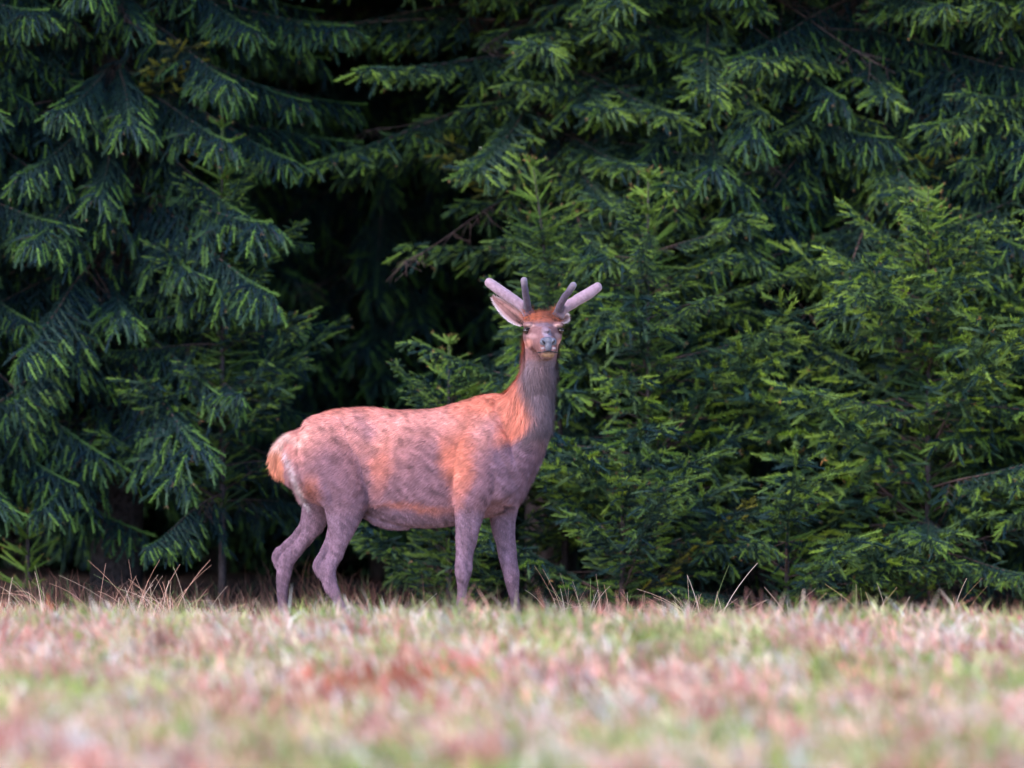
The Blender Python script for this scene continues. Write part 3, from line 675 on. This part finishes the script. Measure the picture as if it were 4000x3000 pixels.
# antlers in velvet
def antler(beam, tine, mname):
    beam = [(a, b, y, r * 1.1) for a, b, y, r in beam]; tine = [(a, b, y, r * 1.08) for a, b, y, r in tine]
    B1 = chain([(*at(a, b, y), r / K0, r / K0) for a, b, y, r in beam], 5, 16, cap=(.5, .95)); T1 = chain([(*at(a, b, y), r / K0, r / K0) for a, b, y, r in tine], 5, 14, cap=(.5, .95))
    a, b, y, r = beam[0]
    c = at(a, b, y); burr = chain([(*(at(beam[0][0], beam[0][1], beam[0][2])), (r + 2.5) / K0, (r + 2.5) / K0), (*(at(beam[0][0] * .8 + beam[1][0] * .2, beam[0][1] * .8 + beam[1][1] * .2, beam[0][2])), (r + 3) / K0, (r + 3) / K0)], 2, 14, cap=(.3, .3))
    pe = [ellipsoid(c + np.array([math.cos(q) * (r + 2) / K0, -abs(math.sin(q * 1.3)) * .012 - .004, math.sin(q) * .010 + .004]), np.eye(3), (.0055, .0055, .007), 8) for q in np.linspace(0, 6.28, 11)[:-1]]
    V, F = join([B1, T1, burr] + pe); me = remesh(V, F, .0028, 5, mname); me.materials.clear(); me.materials.append(M_VELVET)
    me.name = mname
    P, Nn = get_arrays(me); P = P + Nn * (.0022 * fnoise(P, 28, 1.0) + .0008 * fnoise(P, 110, 1.0))[:, None]; me.vertices.foreach_set('co', P.astype(np.float32).ravel()); tp = np.array([at(a, b, y) for a, b, y, r in tine]); bp = np.array([at(a, b, y) for a, b, y, r in beam])
    tp = catmull(tp, 8); bp = catmull(bp, 8); dt = np.min(np.linalg.norm(P[:, None] - tp[None], axis=2), 1); db = np.min(np.linalg.norm(P[:, None] - bp[None], axis=2), 1)
    k = smooth01(-.008, .008, db - dt)[:, None]; c = np.array([.31, .20, .25]) * (1 - k) + np.array([.075, .05, .08]) * k
    tipk = np.exp(-(np.linalg.norm(P - tp[-1], axis=1) / .02) ** 2)[:, None]; c = c * (1 - tipk * .6) + np.array([.48, .38, .46]) * tipk * .6
    bk = np.exp(-(np.linalg.norm(P - bp[0], axis=1) / .034) ** 2)[:, None]; c = c * (1 - bk * .85) + np.array([.09, .05, .05]) * bk * .85
    a = me.color_attributes.new('Col', 'FLOAT_COLOR', 'POINT'); c4 = np.ones((len(P), 4), np.float32); c4[:, :3] = c; a.data.foreach_set('color', c4.ravel())
    me.polygons.foreach_set('use_smooth', np.ones(len(me.polygons), dtype=bool)); return me
part('antler', antler([(1142, 679, -.24, 10), (1130, 663, -.24, 10.5), (1103, 643, -.23, 10.5), (1076, 624, -.22, 10.5), (1057, 610, -.21, 9.5)],
                      [(1141, 672, -.25, 8), (1138, 650, -.30, 7.2), (1134, 625, -.34, 6.6), (1132, 606, -.36, 6.8)], 'antler_a'))
part('antler', antler([(1206, 681, -.24, 10), (1218, 667, -.24, 10.5), (1243, 651, -.23, 11), (1270, 635, -.22, 11), (1291, 620, -.21, 9.5)],
                      [(1206, 673, -.25, 8), (1213, 654, -.30, 7.4), (1226, 634, -.34, 7), (1239, 616, -.36, 7)], 'antler_b'))

# ears
def ear(base, tip, facing, width, mname, cup=.35):
    base = np.array(base, float); tip = np.array(tip, float); ax = tip - base; L = np.linalg.norm(ax); ax /= L
    fc = unit(np.array(facing) - np.dot(facing, ax) * ax); sd_ = np.cross(ax, fc); V = []; C = []; ns, nt2 = 18, 14
    for layer in (0, 1):
        for i in range(ns + 1):
            s = i / ns; wv = width * (math.sin(math.pi * min(1, s * .93 + .07) ** .72) ** .8 * .98 + .02)
            if s > .985: wv = .003
            for j in range(nt2 + 1):
                t = j / nt2 * 2 - 1
                th = .0035 * (1 - abs(t) ** 3)
                V.append(base + ax * L * s + sd_ * wv * t + fc * (cup * wv * (t * t) * (1.3 - .5 * s) - (th if layer else 0)) + fc * .01 * math.sin(s * 3))
                edge = abs(t) ** 3
                if layer == 0: c = np.array([.36, .17, .16]) * (1 - edge) + np.array([.60, .48, .50]) * edge; c = c * (1 - .85 * math.exp(-((t + .15) / .38) ** 2) * max(0, 1 - s * .9) - .25 * (math.sin(t * 14 + s * 3) > .3) * (1 - edge))  # pale rim and hair stripes; shade of the ear hollow painted in
                else: c = np.array([.40, .26, .24])
                C.append(c)
    n = (ns + 1) * (nt2 + 1); T = []
    for layer in (0, 1):
        for i in range(ns):
            for j in range(nt2):
                a_ = layer * n + i * (nt2 + 1) + j; b_, c_, d_ = a_ + 1, a_ + nt2 + 2, a_ + nt2 + 1
                T += [(a_, b_, c_), (a_, c_, d_)]
    V = np.array(V); C = np.array(C)
    # ear hairs
    m = 900; s = RNG.random(m); t = np.where(RNG.random(m) < .6, np.sign(RNG.normal(size=m)) * RNG.uniform(.75, 1, m), RNG.uniform(-.8, .8, m))
    ii = (s * ns).astype(int); jj = ((t + 1) / 2 * nt2).astype(int); root = V[ii * (nt2 + 1) + jj]; cc = C[ii * (nt2 + 1) + jj]
    d = unit(ax * .8 + fc * .35 + sd_ * np.sign(t)[:, None] * .1 + RNG.normal(0, .2, (m, 3))) * RNG.uniform(.01, .022, (m, 1)); sw = unit(np.cross(d, fc)) * .0009
    HV = np.stack([root - sw, root + sw, root + d], 1).reshape(-1, 3)
    T = np.concatenate([np.array(T), np.arange(3 * m).reshape(-1, 3) + len(V)]); V = np.concatenate([V, HV]); C = np.concatenate([C, np.repeat(cc * 1.1, 3, axis=0)])
    return tri_mesh(mname, V, T, [M_FUR], np.clip(C, 0, .95), smooth=True)
part('ear', ear(at(1132, 700, -.23), at(1063, 642, -.17), (.25, -1, .25), .052, 'ear_a'))
part('ear', ear(at(1208, 694, -.20), at(1226, 684, -.03), (.8, -.6, .2), .022, 'ear_b'))

# eyes, nose, mouth, hooves
for s in (-1, 1):
    V, F = ellipsoid(hp(.013, s * .0845, -.002), AX, (.0165, .017, .0135)); e = part('eye', pymesh('eye', V, F, [M_EYE]))
    V, F = chain([(*hp(.029 - abs(q) * .35, s * .079 + q, .0115 - abs(q) * .30), .0032, .0032) for q in (-.018, -.01, 0, .01, .016)], 3, 8, fix=list(HU))
    part('eyelid', pymesh('eyelid', V, F, [M_DARK]), e)
V, F = join([ellipsoid(hp(.222, 0, -.058), AX, (.034, .022, .024)), ellipsoid(hp(.232, 0, -.082), AX, (.017, .014, .026))] + [ellipsoid(hp(.225, s * .024, -.060), AX, (.017, .018, .021)) for s in (-1, 1)])
nm = remesh(V, F, .0022, 8, 'nose'); nm.materials.clear(); nm.materials.append(M_NOSE); nm.polygons.foreach_set('use_smooth', np.ones(len(nm.polygons), dtype=bool)); nose = part('nose', nm)
for s in (-1, 1):
    V, F = ellipsoid(hp(.238, s * .0245, -.060), np.array([HR, HF, unit(HU + HR * s * .5)]), (.0065, .010, .0105)); part('nostril', pymesh('nostril', V, F, [M_DARK]), nose)
V, F = chain([(*hp(.241 - abs(q) ** 2 * 15, q, -.104 - abs(q) * .16), .0028, .006) for q in (-.047, -.034, -.018, 0, .018, .034, .047)], 3, 8, fix=list(HU))
part('mouth', pymesh('mouth', V, F, [M_DARK]))
for (a_, b_, y_) in ((999, 1374, -.18), (1124, 1372, .0), (754, 1348, -.03), (624, 1345, .24)):
    c = at(a_, b_, y_); g = float(ground_z(c[0], c[1])); PV = []
    for s in (-1, 1):
        pts = [(c[0] + .002, c[1] + s * .013, c[2] + .01, .026, .016), (c[0] + .012, c[1] + s * .014, (c[2] + g) / 2, .033, .017), (c[0] + .022, c[1] + s * .015, g + .004, .042, .018)]
        PV.append(chain(pts, 3, 12, cap=(.5, .1)))
    V, F = join(PV); part('hoof', pymesh('hoof', V, F, [M_HOOF]))
